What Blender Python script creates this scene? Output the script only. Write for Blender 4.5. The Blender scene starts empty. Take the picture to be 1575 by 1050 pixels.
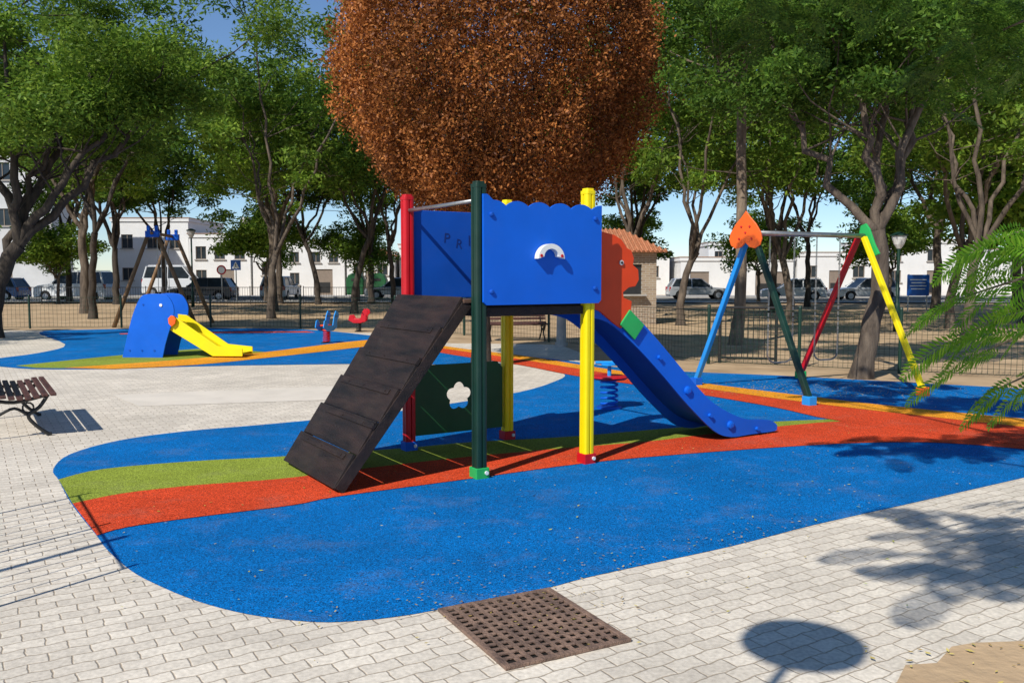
import bpy, math, random
import numpy as np
from mathutils import Vector, Matrix, geometry
random.seed(7)
scene=bpy.context.scene
col=scene.collection
R=math.radians
# ------------------------------------------------------------------ helpers
MATS={}
def nodes(name):
    m=bpy.data.materials.new(name); m.use_nodes=True
    nt=m.node_tree; nt.nodes.clear()
    out=nt.nodes.new('ShaderNodeOutputMaterial')
    return m,nt,out
def lk(nt,a,b): nt.links.new(a,b)
def pmat(name,colr,rough=.5,var=.15,scale=6,bump=.0,bscale=60,metal=0,spec=.4,col2=None,stretch=None,dirt=0):
    if name in MATS: return MATS[name]
    m,nt,out=nodes(name); N=nt.nodes
    b=N.new('ShaderNodeBsdfPrincipled'); lk(nt,b.outputs[0],out.inputs[0])
    b.inputs['Roughness'].default_value=rough; b.inputs['Metallic'].default_value=metal
    b.inputs['Specular IOR Level'].default_value=spec
    tc=N.new('ShaderNodeTexCoord'); mp=N.new('ShaderNodeMapping'); lk(nt,tc.outputs['Object'],mp.inputs[0])
    if stretch: mp.inputs['Scale'].default_value=stretch
    n=N.new('ShaderNodeTexNoise'); n.inputs['Scale'].default_value=scale; n.inputs['Detail'].default_value=6
    lk(nt,mp.outputs[0],n.inputs[0])
    r=N.new('ShaderNodeValToRGB'); lk(nt,n.outputs[0],r.inputs[0])
    c2=col2 or tuple(c*(1-var*1.6) for c in colr)
    r.color_ramp.elements[0].position=.3; r.color_ramp.elements[1].position=.7
    r.color_ramp.elements[0].color=(*c2,1); r.color_ramp.elements[1].color=(*colr,1)
    lk(nt,r.outputs[0],b.inputs['Base Color'])
    if dirt:
        n3=N.new('ShaderNodeTexNoise'); n3.inputs['Scale'].default_value=2.3; n3.inputs['Detail'].default_value=9; n3.inputs['Roughness'].default_value=.7
        lk(nt,tc.outputs['Object'],n3.inputs[0])
        mr=N.new('ShaderNodeMapRange'); mr.inputs[1].default_value=.5; mr.inputs[2].default_value=.75; mr.inputs[3].default_value=0; mr.inputs[4].default_value=dirt
        lk(nt,n3.outputs[0],mr.inputs[0])
        mx=N.new('ShaderNodeMixRGB'); lk(nt,mr.outputs[0],mx.inputs[0]); lk(nt,r.outputs[0],mx.inputs[1]); mx.inputs[2].default_value=(.2,.17,.13,1)
        lk(nt,mx.outputs[0],b.inputs['Base Color'])
        mr2=N.new('ShaderNodeMapRange'); mr2.inputs[3].default_value=rough; mr2.inputs[4].default_value=min(1,rough+.3); lk(nt,n3.outputs[0],mr2.inputs[0]); lk(nt,mr2.outputs[0],b.inputs['Roughness'])
    if bump:
        n2=N.new('ShaderNodeTexNoise'); n2.inputs['Scale'].default_value=bscale; n2.inputs['Detail'].default_value=5
        lk(nt,mp.outputs[0],n2.inputs[0])
        bp=N.new('ShaderNodeBump'); bp.inputs['Strength'].default_value=bump; bp.inputs['Distance'].default_value=.02
        lk(nt,n2.outputs[0],bp.inputs['Height']); lk(nt,bp.outputs[0],b.inputs['Normal'])
    MATS[name]=m; return m
def leafmat(name,c1,c2,c3,trans=.35):
    m,nt,out=nodes(name); N=nt.nodes
    g=N.new('ShaderNodeNewGeometry'); r=N.new('ShaderNodeValToRGB'); lk(nt,g.outputs['Random Per Island'],r.inputs[0])
    e=r.color_ramp.elements; e[0].color=(*c1,1); e[1].color=(*c3,1); k=e.new(.5); k.color=(*c2,1)
    tc=N.new('ShaderNodeTexCoord'); n=N.new('ShaderNodeTexNoise'); n.inputs['Scale'].default_value=.7; n.inputs['Detail'].default_value=3; lk(nt,tc.outputs['Object'],n.inputs[0])
    mr=N.new('ShaderNodeMapRange'); mr.inputs[1].default_value=.3; mr.inputs[2].default_value=.7; mr.inputs[3].default_value=.6; mr.inputs[4].default_value=1.35; lk(nt,n.outputs[0],mr.inputs[0])
    mx=N.new('ShaderNodeVectorMath'); mx.operation='SCALE'; lk(nt,r.outputs[0],mx.inputs[0]); lk(nt,mr.outputs[0],mx.inputs['Scale'])
    d=N.new('ShaderNodeBsdfPrincipled'); d.inputs['Roughness'].default_value=.55; d.inputs['Specular IOR Level'].default_value=.25; lk(nt,mx.outputs[0],d.inputs['Base Color'])
    t=N.new('ShaderNodeBsdfTranslucent'); lk(nt,mx.outputs[0],t.inputs[0])
    ms=N.new('ShaderNodeMixShader'); ms.inputs[0].default_value=trans; lk(nt,d.outputs[0],ms.inputs[1]); lk(nt,t.outputs[0],ms.inputs[2]); lk(nt,ms.outputs[0],out.inputs[0])
    return m
class MB:
    def __init__(s): s.v=[];s.f=[];s.m=[]
    def add(s,vs,fs,mi=0,M=None):
        o=len(s.v)
        for p in vs:
            p=Vector(p)
            if M is not None: p=M@p
            s.v.append(tuple(p))
        for f in fs: s.f.append([i+o for i in f]); s.m.append(mi)
        return s
    def box(s,c,d,mi=0,M=None,rz=0):
        x,y,z=d[0]/2,d[1]/2,d[2]/2
        T=Matrix.Translation(c)@Matrix.Rotation(rz,4,'Z')
        if M is not None: T=M@T
        vs=[(-x,-y,-z),(x,-y,-z),(x,y,-z),(-x,y,-z),(-x,-y,z),(x,-y,z),(x,y,z),(-x,y,z)]
        return s.add(vs,[(0,3,2,1),(4,5,6,7),(0,1,5,4),(1,2,6,5),(2,3,7,6),(3,0,4,7)],mi,T)
    def tube(s,pts,rad,n=8,mi=0,M=None,cap=True):
        pts=[Vector(p) for p in pts]
        if not isinstance(rad,(list,tuple)): rad=[rad]*len(pts)
        vs=[];fs=[];prev=None
        for i,p in enumerate(pts):
            a=pts[max(0,i-1)];b=pts[min(len(pts)-1,i+1)]
            t=(b-a).normalized() if (b-a).length>1e-9 else Vector((0,0,1))
            if prev is None:
                u=Vector((1,0,0)) if abs(t.x)<.8 else Vector((0,1,0))
            else: u=prev
            u=(u-t*u.dot(t)).normalized(); prev=u; w=t.cross(u)
            for k in range(n):
                an=2*math.pi*(k+.5)/n
                vs.append(p+(u*math.cos(an)+w*math.sin(an))*rad[i])
        for i in range(len(pts)-1):
            for k in range(n):
                fs.append((i*n+k,i*n+(k+1)%n,(i+1)*n+(k+1)%n,(i+1)*n+k))
        if cap:
            fs.append(tuple(reversed(range(n)))); L=(len(pts)-1)*n; fs.append(tuple(L+k for k in range(n)))
        return s.add(vs,fs,mi,M)
    def prism(s,poly,z0,z1,mi=0,M=None,holes=()):
        loops=[list(poly)]+[list(h) for h in holes]
        tris=geometry.tessellate_polygon([[Vector((p[0],p[1],0)) for p in l] for l in loops])
        flat=[p for l in loops for p in l]; n=len(flat)
        vs=[(p[0],p[1],z0) for p in flat]+[(p[0],p[1],z1) for p in flat]
        fs=[]
        for t in tris:
            a,b,c=[Vector(flat[i]).to_2d() for i in t]
            cr=(b-a).cross(c-a)
            if cr<0: t=(t[0],t[2],t[1])
            fs.append(tuple(i+n for i in t)); fs.append((t[2],t[1],t[0]))
        o=0
        for li,l in enumerate(loops):
            ar=sum(l[i][0]*l[(i+1)%len(l)][1]-l[(i+1)%len(l)][0]*l[i][1] for i in range(len(l)))
            fl=(ar<0)!=(li>0)
            for i in range(len(l)):
                a=o+i;b=o+(i+1)%len(l)
                fs.append((b,a,a+n,b+n) if fl else (a,b,b+n,a+n))
            o+=len(l)
        return s.add(vs,fs,mi,M)
    def obj(s,name,mats,parent=None,smooth=False,bevel=0,loc=None,rz=0,seg=2):
        me=bpy.data.meshes.new(name); me.from_pydata(s.v,[],s.f)
        if not isinstance(mats,(list,tuple)): mats=[mats]
        for m in mats: me.materials.append(m)
        me.polygons.foreach_set('material_index',s.m)
        if smooth: me.polygons.foreach_set('use_smooth',[True]*len(s.f))
        me.update()
        o=bpy.data.objects.new(name,me); col.objects.link(o)
        if parent: o.parent=parent
        if loc is not None: o.location=loc
        o.rotation_euler[2]=rz
        if bevel:
            b=o.modifiers.new('b','BEVEL'); b.width=bevel; b.segments=seg; b.limit_method='ANGLE'; b.angle_limit=R(40)
        return o
YZ=Matrix(((0,0,1,0),(1,0,0,0),(0,1,0,0),(0,0,0,1)))
XZ=Matrix(((1,0,0,0),(0,0,-1,0),(0,1,0,0),(0,0,0,1)))
def thing(name,label,cat,loc=(0,0,0),rz=0,group=None):
    e=bpy.data.objects.new(name,None); col.objects.link(e); e.empty_display_size=.2
    e.location=loc; e.rotation_euler[2]=rz; tag(e,label,cat,group); return e
def tag(o,label,cat,group=None):
    o['label']=label;o['category']=cat
    if group:o['group']=group
def copything(src,loc,rz=None,scale=None,label=None):
    t=src.copy(); col.objects.link(t); t.location=loc
    if rz is not None: t.rotation_euler[2]=rz
    if scale is not None: t.scale=scale if isinstance(scale,(tuple,list)) else (scale,)*3
    if label: t['label']=label
    for c in list(src.children):
        d=c.copy(); col.objects.link(d); d.parent=t
    return t
def cat_rom(pts,k=5,closed=False):
    P=[Vector(p) for p in pts]; n=len(P); out=[]
    rng=range(n) if closed else range(n-1)
    for i in rng:
        p0=P[(i-1)%n] if closed else P[max(0,i-1)]
        p1=P[i];p2=P[(i+1)%n];p3=P[(i+2)%n] if closed else P[min(n-1,i+2)]
        for j in range(k):
            t=j/k
            out.append(.5*((2*p1)+(p2-p0)*t+(2*p0-5*p1+4*p2-p3)*t*t+(3*p1-p0-3*p2+p3)*t**3))
    if not closed: out.append(P[-1])
    return out
def sheet(name,poly,z,mat,kind='structure'):
    mb=MB(); tr=geometry.tessellate_polygon([[Vector((p[0],p[1],0)) for p in poly]])
    fs=[]
    for t in tr:
        a,b,c=[Vector(poly[i]).to_2d() for i in t]
        fs.append(t if (b-a).cross(c-a)>0 else (t[0],t[2],t[1]))
    mb.add([(p[0],p[1],z) for p in poly],fs)
    o=mb.obj(name,mat); o['kind']=kind; return o
def leafmesh(name,P,size,mat,parent,seed=0,aspect=.45,jit=.35,flat=0.0):
    rg=np.random.default_rng(seed); n=len(P)
    a=rg.normal(size=(n,3)); a[:,2]*=(1-flat); a/=np.linalg.norm(a,axis=1)[:,None]
    b=rg.normal(size=(n,3)); b[:,2]*=(1-flat); b-=a*np.sum(a*b,axis=1)[:,None]; b/=np.linalg.norm(b,axis=1)[:,None]
    L=size*(1+jit*rg.uniform(-1,1,size=n))[:,None]
    V=np.stack([P-a*L*.5,P+b*L*aspect*.5,P+a*L*.5,P-b*L*aspect*.5],axis=1).reshape(-1,3)
    return quads(name,V,mat,parent)
def quads(name,V,mat,parent):
    n=len(V)//4; me=bpy.data.meshes.new(name)
    me.vertices.add(n*4); me.vertices.foreach_set('co',V.astype(np.float32).ravel())
    me.loops.add(n*4); me.loops.foreach_set('vertex_index',np.arange(n*4,dtype=np.int32))
    me.polygons.add(n); me.polygons.foreach_set('loop_start',np.arange(0,n*4,4,dtype=np.int32))
    me.materials.append(mat); me.update(calc_edges=True)
    o=bpy.data.objects.new(name,me); col.objects.link(o)
    if parent:o.parent=parent
    return o
def clumps(centers,rads,n,seed,ex=.45):
    rg=np.random.default_rng(seed); out=[]
    for c,r in zip(centers,rads):
        d=rg.normal(size=(n,3)); d/=np.linalg.norm(d,axis=1)[:,None]
        rr=rg.uniform(0,1,size=n)**ex
        out.append(np.array(c)+d*rr[:,None]*np.array(r))
    return np.concatenate(out)
# ------------------------------------------------------------------ materials
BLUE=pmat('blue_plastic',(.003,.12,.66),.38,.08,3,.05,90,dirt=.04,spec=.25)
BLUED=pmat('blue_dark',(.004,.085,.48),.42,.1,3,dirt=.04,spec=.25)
YEL=pmat('yellow_paint',(.9,.72,.0),.34,.05,4,dirt=.06)
REDP=pmat('red_paint',(.58,.006,.015),.3,.1,4,dirt=.05)
GRND=pmat('dark_green_paint',(.005,.038,.024),.35,.2,4,dirt=.08)
GRNB=pmat('bright_green',(.02,.42,.1),.4,.1,4,dirt=.06)
GRNP=pmat('green_panel',(.01,.10,.03),.42,.15,4,dirt=.12)
ORG=pmat('orange_red_plastic',(.82,.06,.006),.36,.1,4,dirt=.06)
ORG2=pmat('orange_plastic',(.9,.13,.01),.4,.1,4)
LBLUE=pmat('light_blue_paint',(.015,.3,.78),.35,.08,4)
WHT=pmat('white_plastic',(.8,.8,.78),.35,.05)
STEEL=pmat('galvanised_steel',(.42,.42,.41),.38,.2,20,metal=.8)
DARK=pmat('dark_metal',(.03,.03,.03),.45,.2,10)
WOODD=pmat('dark_stained_wood',(.034,.019,.015),.38,.2,3,.6,30,col2=(.007,.005,.005),stretch=(5,.8,5),dirt=.07,spec=.35)
WOODB=pmat('bench_wood',(.13,.05,.038),.5,.3,4,.4,40,stretch=(8,1,8),col2=(.055,.024,.02))
WOODL=pmat('log_wood',(.30,.17,.08),.7,.3,5,.4,30,stretch=(4,4,1))
BARK=pmat('bark',(.17,.13,.095),.9,.4,3,1.0,14,col2=(.045,.033,.025),stretch=(3,3,.7))
BARKL=pmat('bark_light',(.30,.23,.165),.9,.4,3,1.0,14,col2=(.09,.065,.047),stretch=(3,3,.7))
BARKD=pmat('bark_dark',(.085,.066,.05),.9,.4,3,1.0,14,col2=(.022,.017,.014),stretch=(3,3,.7))
WALLW=pmat('white_render',(.74,.74,.73),.85,.06,.6,.1,30,dirt=.12)
WALLS=pmat('stone_render',(.6,.6,.6),.85,.1,1,.1,30)
GLASS=pmat('window_glass',(.03,.04,.05),.12,.3,2)
FRAME=pmat('window_frame',(.25,.2,.16),.5,.1)
IRON=pmat('rust_iron',(.30,.19,.135),.75,.4,12,.6,60,metal=.1,col2=(.12,.078,.06))
HOLE_SHADE=pmat('drain_hole_shade',(.008,.007,.006),.9)  # near-black colour painted as the shade inside the drain
ROOF=pmat('roof_tile',(.5,.2,.1),.8,.3,8,.4,20,col2=(.3,.12,.06))
TYRE=pmat('tyre_rubber',(.015,.015,.015),.8)
RIM=pmat('wheel_rim',(.4,.4,.42),.35,metal=.7)
CARW=pmat('car_paint_white',(.7,.71,.72),.25,.03)
CARS=pmat('car_paint_silver',(.42,.43,.45),.25,.03,metal=.4)
CARG=pmat('car_paint_grey',(.05,.055,.065),.25,.03)
CARB=pmat('car_paint_blue',(.03,.12,.3),.25,.03)
LAMPR=pmat('lamp_red',(.4,.01,.01),.2)
LAMPW=pmat('lamp_clear',(.7,.7,.7),.15)
L_A=leafmat('leaf_green',(.07,.15,.015),(.14,.245,.026),(.27,.38,.045),.48)
L_B=leafmat('leaf_deep',(.04,.10,.013),(.085,.175,.022),(.17,.28,.035),.48)
L_F=leafmat('leaf_feather',(.12,.32,.02),(.20,.46,.03),(.34,.58,.05),.4)
L_BR=leafmat('leaf_brown',(.10,.03,.008),(.30,.095,.02),(.52,.20,.05),.22)
def rubber(name,c):
    m,nt,out=nodes(name);N=nt.nodes
    b=N.new('ShaderNodeBsdfPrincipled');lk(nt,b.outputs[0],out.inputs[0]);b.inputs['Roughness'].default_value=.9;b.inputs['Specular IOR Level'].default_value=.12
    tc=N.new('ShaderNodeTexCoord')
    v=N.new('ShaderNodeTexVoronoi');v.inputs['Scale'].default_value=200;lk(nt,tc.outputs['Object'],v.inputs[0])
    n=N.new('ShaderNodeTexNoise');n.inputs['Scale'].default_value=.9;n.inputs['Detail'].default_value=7;n.inputs['Roughness'].default_value=.65;lk(nt,tc.outputs['Object'],n.inputs[0])
    s=N.new('ShaderNodeSeparateColor');lk(nt,v.outputs['Color'],s.inputs[0])
    mr=N.new('ShaderNodeMapRange');mr.inputs[3].default_value=.25;mr.inputs[4].default_value=1.75;lk(nt,s.outputs[0],mr.inputs[0])
    mr2=N.new('ShaderNodeMapRange');mr2.inputs[1].default_value=.3;mr2.inputs[2].default_value=.7;mr2.inputs[3].default_value=.8;mr2.inputs[4].default_value=1.14;lk(nt,n.outputs[0],mr2.inputs[0])
    mm=N.new('ShaderNodeMath');mm.operation='MULTIPLY';lk(nt,mr.outputs[0],mm.inputs[0]);lk(nt,mr2.outputs[0],mm.inputs[1])
    sc=N.new('ShaderNodeVectorMath');sc.operation='SCALE';sc.inputs[0].default_value=c;lk(nt,mm.outputs[0],sc.inputs['Scale'])
    n2=N.new('ShaderNodeTexNoise');n2.inputs['Scale'].default_value=2.2;n2.inputs['Detail'].default_value=10;n2.inputs['Roughness'].default_value=.75;lk(nt,tc.outputs['Object'],n2.inputs[0])
    mr3=N.new('ShaderNodeMapRange');mr3.inputs[1].default_value=.52;mr3.inputs[2].default_value=.85;mr3.inputs[3].default_value=0;mr3.inputs[4].default_value=.3;lk(nt,n2.outputs[0],mr3.inputs[0])
    mx=N.new('ShaderNodeMixRGB');lk(nt,mr3.outputs[0],mx.inputs[0]);lk(nt,sc.outputs[0],mx.inputs[1]);mx.inputs[2].default_value=(.3,.26,.2,1)
    v2=N.new('ShaderNodeTexVoronoi');v2.inputs['Scale'].default_value=38;lk(nt,tc.outputs['Object'],v2.inputs[0])
    lt=N.new('ShaderNodeMath');lt.operation='LESS_THAN';lt.inputs[1].default_value=.09;lk(nt,v2.outputs['Distance'],lt.inputs[0])
    s2=N.new('ShaderNodeSeparateColor');lk(nt,v2.outputs['Color'],s2.inputs[0])
    g2=N.new('ShaderNodeMath');g2.operation='GREATER_THAN';g2.inputs[1].default_value=.8;lk(nt,s2.outputs[1],g2.inputs[0])
    m2=N.new('ShaderNodeMath');m2.operation='MULTIPLY';lk(nt,lt.outputs[0],m2.inputs[0]);lk(nt,g2.outputs[0],m2.inputs[1])
    mx2=N.new('ShaderNodeMixRGB');lk(nt,m2.outputs[0],mx2.inputs[0]);lk(nt,mx.outputs[0],mx2.inputs[1]);mx2.inputs[2].default_value=(.5,.45,.33,1)
    lk(nt,mx2.outputs[0],b.inputs['Base Color'])
    bp=N.new('ShaderNodeBump');bp.inputs['Strength'].default_value=.6;bp.inputs['Distance'].default_value=.004;lk(nt,v.outputs['Distance'],bp.inputs['Height']);lk(nt,bp.outputs[0],b.inputs['Normal'])
    return m
RB=rubber('rubber_blue',(.0,.14,.43));RG=rubber('rubber_green',(.25,.31,.04));RR=rubber('rubber_red',(.62,.065,.02));RO=rubber('rubber_orange',(.78,.31,.02))
def pavers():
    m,nt,out=nodes('paver_blocks');N=nt.nodes
    b=N.new('ShaderNodeBsdfPrincipled');lk(nt,b.outputs[0],out.inputs[0]);b.inputs['Roughness'].default_value=.85;b.inputs['Specular IOR Level'].default_value=.25
    tc=N.new('ShaderNodeTexCoord');mp=N.new('ShaderNodeMapping');mp.inputs['Rotation'].default_value=(0,0,R(-31.9));lk(nt,tc.outputs['Object'],mp.inputs[0])
    w=N.new('ShaderNodeTexWave');w.wave_profile='TRI';w.bands_direction='X';w.inputs['Scale'].default_value=1.904;lk(nt,mp.outputs[0],w.inputs[0])
    n=N.new('ShaderNodeTexNoise');n.inputs['Scale'].default_value=16;n.inputs['Detail'].default_value=4;lk(nt,mp.outputs[0],n.inputs[0])
    a=N.new('ShaderNodeMath');a.operation='MULTIPLY_ADD';a.inputs[1].default_value=.010;lk(nt,w.outputs['Fac'],a.inputs[0])
    a2=N.new('ShaderNodeMath');a2.operation='MULTIPLY';a2.inputs[1].default_value=.02;lk(nt,n.outputs[0],a2.inputs[0]);lk(nt,a2.outputs[0],a.inputs[2])
    cx=N.new('ShaderNodeCombineXYZ');lk(nt,a.outputs[0],cx.inputs[1]);lk(nt,a2.outputs[0],cx.inputs[0])
    ad=N.new('ShaderNodeVectorMath');lk(nt,mp.outputs[0],ad.inputs[0]);lk(nt,cx.outputs[0],ad.inputs[1])
    br=N.new('ShaderNodeTexBrick');lk(nt,ad.outputs[0],br.inputs[0])
    br.inputs['Scale'].default_value=1;br.inputs['Brick Width'].default_value=.165;br.inputs['Row Height'].default_value=.092;br.inputs['Mortar Size'].default_value=.0065;br.inputs['Mortar Smooth'].default_value=1.0
    br.inputs['Color1'].default_value=(.82,.74,.62,1);br.inputs['Color2'].default_value=(.68,.61,.51,1);br.inputs['Mortar'].default_value=(.43,.35,.26,1)
    n2=N.new('ShaderNodeTexNoise');n2.inputs['Scale'].default_value=1.1;n2.inputs['Detail'].default_value=9;n2.inputs['Roughness'].default_value=.65;lk(nt,tc.outputs['Object'],n2.inputs[0])
    mr=N.new('ShaderNodeMapRange');mr.inputs[1].default_value=.3;mr.inputs[2].default_value=.7;mr.inputs[3].default_value=.8;mr.inputs[4].default_value=1.08;lk(nt,n2.outputs[0],mr.inputs[0])
    n3=N.new('ShaderNodeTexNoise');n3.inputs['Scale'].default_value=45;n3.inputs['Detail'].default_value=6;lk(nt,tc.outputs['Object'],n3.inputs[0])
    mr3=N.new('ShaderNodeMapRange');mr3.inputs[1].default_value=.3;mr3.inputs[2].default_value=.7;mr3.inputs[3].default_value=.78;mr3.inputs[4].default_value=1.08;lk(nt,n3.outputs[0],mr3.inputs[0])
    mm=N.new('ShaderNodeMath');mm.operation='MULTIPLY';lk(nt,mr.outputs[0],mm.inputs[0]);lk(nt,mr3.outputs[0],mm.inputs[1])
    sc=N.new('ShaderNodeVectorMath');sc.operation='SCALE';lk(nt,br.outputs['Color'],sc.inputs[0]);lk(nt,mm.outputs[0],sc.inputs['Scale']);lk(nt,sc.outputs[0],b.inputs['Base Color'])
    iv=N.new('ShaderNodeMath');iv.operation='SUBTRACT';iv.inputs[0].default_value=1;lk(nt,br.outputs['Fac'],iv.inputs[1])
    ad2=N.new('ShaderNodeMath');ad2.operation='MULTIPLY_ADD';ad2.inputs[1].default_value=.5;lk(nt,n3.outputs[0],ad2.inputs[0]);lk(nt,iv.outputs[0],ad2.inputs[2])
    bp=N.new('ShaderNodeBump');bp.inputs['Strength'].default_value=.6;bp.inputs['Distance'].default_value=.005;lk(nt,ad2.outputs[0],bp.inputs['Height']);lk(nt,bp.outputs[0],b.inputs['Normal'])
    return m
PAV=pavers()
SAND=pmat('sandy_soil',(.56,.40,.24),.95,.3,1.3,1.0,9,col2=(.34,.23,.13))
ASPH=pmat('asphalt',(.09,.09,.09),.9,.2,3,.3,60)
KERB=pmat('kerb_stone',(.42,.4,.37),.85,.15,3)
# ------------------------------------------------------------------ world, sun, camera
w=bpy.data.worlds.new('World');scene.world=w;w.use_nodes=True;nt=w.node_tree;nt.nodes.clear()
wo=nt.nodes.new('ShaderNodeOutputWorld');bg=nt.nodes.new('ShaderNodeBackground');sk=nt.nodes.new('ShaderNodeTexSky')
sk.sky_type='NISHITA';sk.sun_disc=False;sk.sun_elevation=R(42);sk.sun_rotation=R(213.4);sk.air_density=.9;sk.dust_density=.0;sk.ozone_density=6
bg.inputs[1].default_value=.12;lk(nt,sk.outputs[0],bg.inputs[0]);lk(nt,bg.outputs[0],wo.inputs[0])
sl=bpy.data.lights.new('sun','SUN');sl.energy=5.0;sl.angle=R(.53);sl.color=(1,.955,.87)
so=bpy.data.objects.new('sun',sl);col.objects.link(so)
e=R(42);so.rotation_euler=Vector((.55*math.cos(e),.835*math.cos(e),-math.sin(e))).to_track_quat('-Z','Y').to_euler()
scene.view_settings.view_transform='Standard';scene.view_settings.look='None';scene.view_settings.exposure=0
cd=bpy.data.cameras.new('camera');cd.sensor_width=36;cd.lens=30.81;cd.clip_end=2000;cd.clip_start=.05
co=bpy.data.objects.new('camera',cd);col.objects.link(co);co.location=(0,0,1.6);co.rotation_euler=(R(90-4.243),0,0);scene.camera=co
# ------------------------------------------------------------------ ground
sheet('ground',[(-700,-60),(700,-60),(700,1200),(-700,1200)],0,SAND)
sheet('pavement',[(-40,24.4),(-14.06,26.01),(-3.46,24.81),(-1.52,20.94),(1.11,20.54),(1.5,17.95),(1.57,15.95),(1.9,14.6),(2.5,12),(5,10),(8,9.5),(25,10),(25,-8),(-40,-8)],.003,PAV)
near=[(9,11.5),(9,9.8),(7,8.6),(5.23,7.63),(4.08,6.88),(2.81,6.08),(1.94,5.54),(1.32,5.11),(0.77,4.78),(0.39,4.55),(0.14,4.37),(-0.31,4.13),(-0.51,4.03),(-0.75,3.96),(-0.96,3.96),(-1.26,4.05),(-1.56,4.22),(-1.85,4.45),(-2.08,4.67),(-2.38,5.04),(-2.56,5.3),(-3.11,6.08),(-3.55,6.77),(-3.81,7.18),(-3.98,7.8),(-3.84,8.45),(-3.4,8.95),(-2.73,9.35),(-2.2,9.7),(-1.3,10.36),(-0.72,11),(0.11,12.06),(0.62,13.19),(0.86,14.24),(0.48,15.26),(-0.34,16.44),(-1.3,17.95),(-1.24,19.07),(-0.1,17.95),(1.13,16.44),(1.96,15.26),(2.97,14.63),(4.33,14.06),(5.61,13.35),(6.76,12.71),(7.82,12.13)]
sheet('rubber_safety_surface',cat_rom(near,4,True),.006,RB)
left=[(-10.0,16.44),(-9.89,18.26),(-10.5,20.54),(-13.57,25.1),(-12.67,26.3),(-9.78,27.0),(-6.21,26.3),(-3.17,22.71),(-1.42,19.58),(-.36,17.5),(-.8,15.95),(-2.7,15.95),(-3.98,15.8),(-5.63,15.5),(-7.26,15.04),(-8.62,15.2)]
sheet('rubber_safety_surface',cat_rom(left,4,True),.0085,RB)
def band(name,U,L,z,mat):
    sheet(name,cat_rom(U,4)+list(reversed(cat_rom(L,4))),z,mat)
gU=[(-3.57,6.80),(-3.39,7.18),(-2.74,7.49),(-2.06,7.68),(-1.01,8.06),(-0.42,8.35),(0.6,8.66),(1.82,9.2),(3.04,9.6),(3.75,9.75)]
gL=[(-3.09,6.06),(-2.86,6.35),(-2.42,6.6),(-1.83,6.81),(-1.23,7.18),(-0.5,7.6),(0.44,8.03),(1.34,8.39),(2.06,8.81),(3.75,9.6)]
rL=[(-2.56,5.3),(-2.45,5.48),(-2.1,5.71),(-1.53,6.02),(-1.26,6.26),(-0.35,6.81),(0.63,7.40),(1.46,7.75),(2.5,8.1),(3.39,8.32),(4.17,8.3),(4.9,7.9)]
band('rubber_green_stripe',gU,gL,.009,RG)
band('rubber_red_stripe',gL+[(5.0,9.3)],rL,.011,RR)
band('rubber_red_stripe',[(-2.2,20.5),(-1.23,18.9),(-0.1,17.23),(1.05,15.26),(1.8,13.96),(2.71,12.42),(3.72,11),(4.61,10.0),(6.3,8.3)],[(-2.3,19.8),(-1.15,17.66),(.15,15.7),(.97,14.06),(1.68,13.02),(2.56,11.73),(3.2,10.6),(3.6,9.6),(4.6,8.4),(5.4,7.76)],.013,RR)
band('rubber_orange_stripe',[(-1.8,20.4),(-.9,19.0),(0.25,17.5),(1.35,15.5),(1.95,14.5),(2.84,13.02),(3.92,11.6),(4.86,10.5),(6.9,8.7)],[(-2.1,20.3),(-1.2,18.8),(-0.1,17.2),(1.05,15.2),(1.8,13.96),(2.71,12.42),(3.72,11),(4.61,10.0),(6.3,8.3)],.015,RO)
band('rubber_green_stripe',[(-8.88,15.6),(-7.78,18.0),(-6.67,19.6)],[(-8.3,15.2),(-7.37,15.3),(-6.02,16.8),(-5.18,18.4)],.011,RG)
band('rubber_orange_stripe',[(-7.82,15.2),(-6.58,16.44),(-5.27,18.26),(-4.17,20.94),(-3.17,22.71)],[(-6.88,15.02),(-5.71,15.71),(-4.72,17.23),(-3.46,19.6),(-2.55,21.6)],.0135,RO)
band('rubber_red_stripe',[(-11,24.5),(-8.5,25.2),(-6,25.5)],[(-10.8,24.1),(-8.4,24.6),(-5.6,24.9)],.011,RR)
sheet('sand_patch',[(1.2,3.1),(1.52,3.35),(1.62,3.5),(1.76,3.52),(1.9,3.68),(2.02,3.72),(2.26,3.74),(2.5,3.85),(2.95,3.82),(8,4.6),(8,-1),(1.2,-1)],.007,SAND)
SLAB=pmat('concrete_slab',(.74,.67,.57),.85,.08,2,.2,60,dirt=.15)
sheet('paving_slab',[(-5.4,11.75),(-2.5,12.75),(-1.75,11.45),(-4.6,10.7)],.006,SLAB)
o=sheet('road',[(-400,55.6),(400,55.6),(400,64),(-400,64)],.02,ASPH)
mb=MB();mb.box((0,55.5,.06),(800,.2,.14));mb.box((0,64.1,.06),(800,.2,.14));o=mb.obj('kerb',KERB);o['kind']='structure'
sheet('pavement',[(-400,64.2),(400,64.2),(400,70),(-400,70)],.1,KERB)
sheet('footpath',[(-400,52),(400,52),(400,55.4),(-400,55.4)],.06,KERB)
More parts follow.
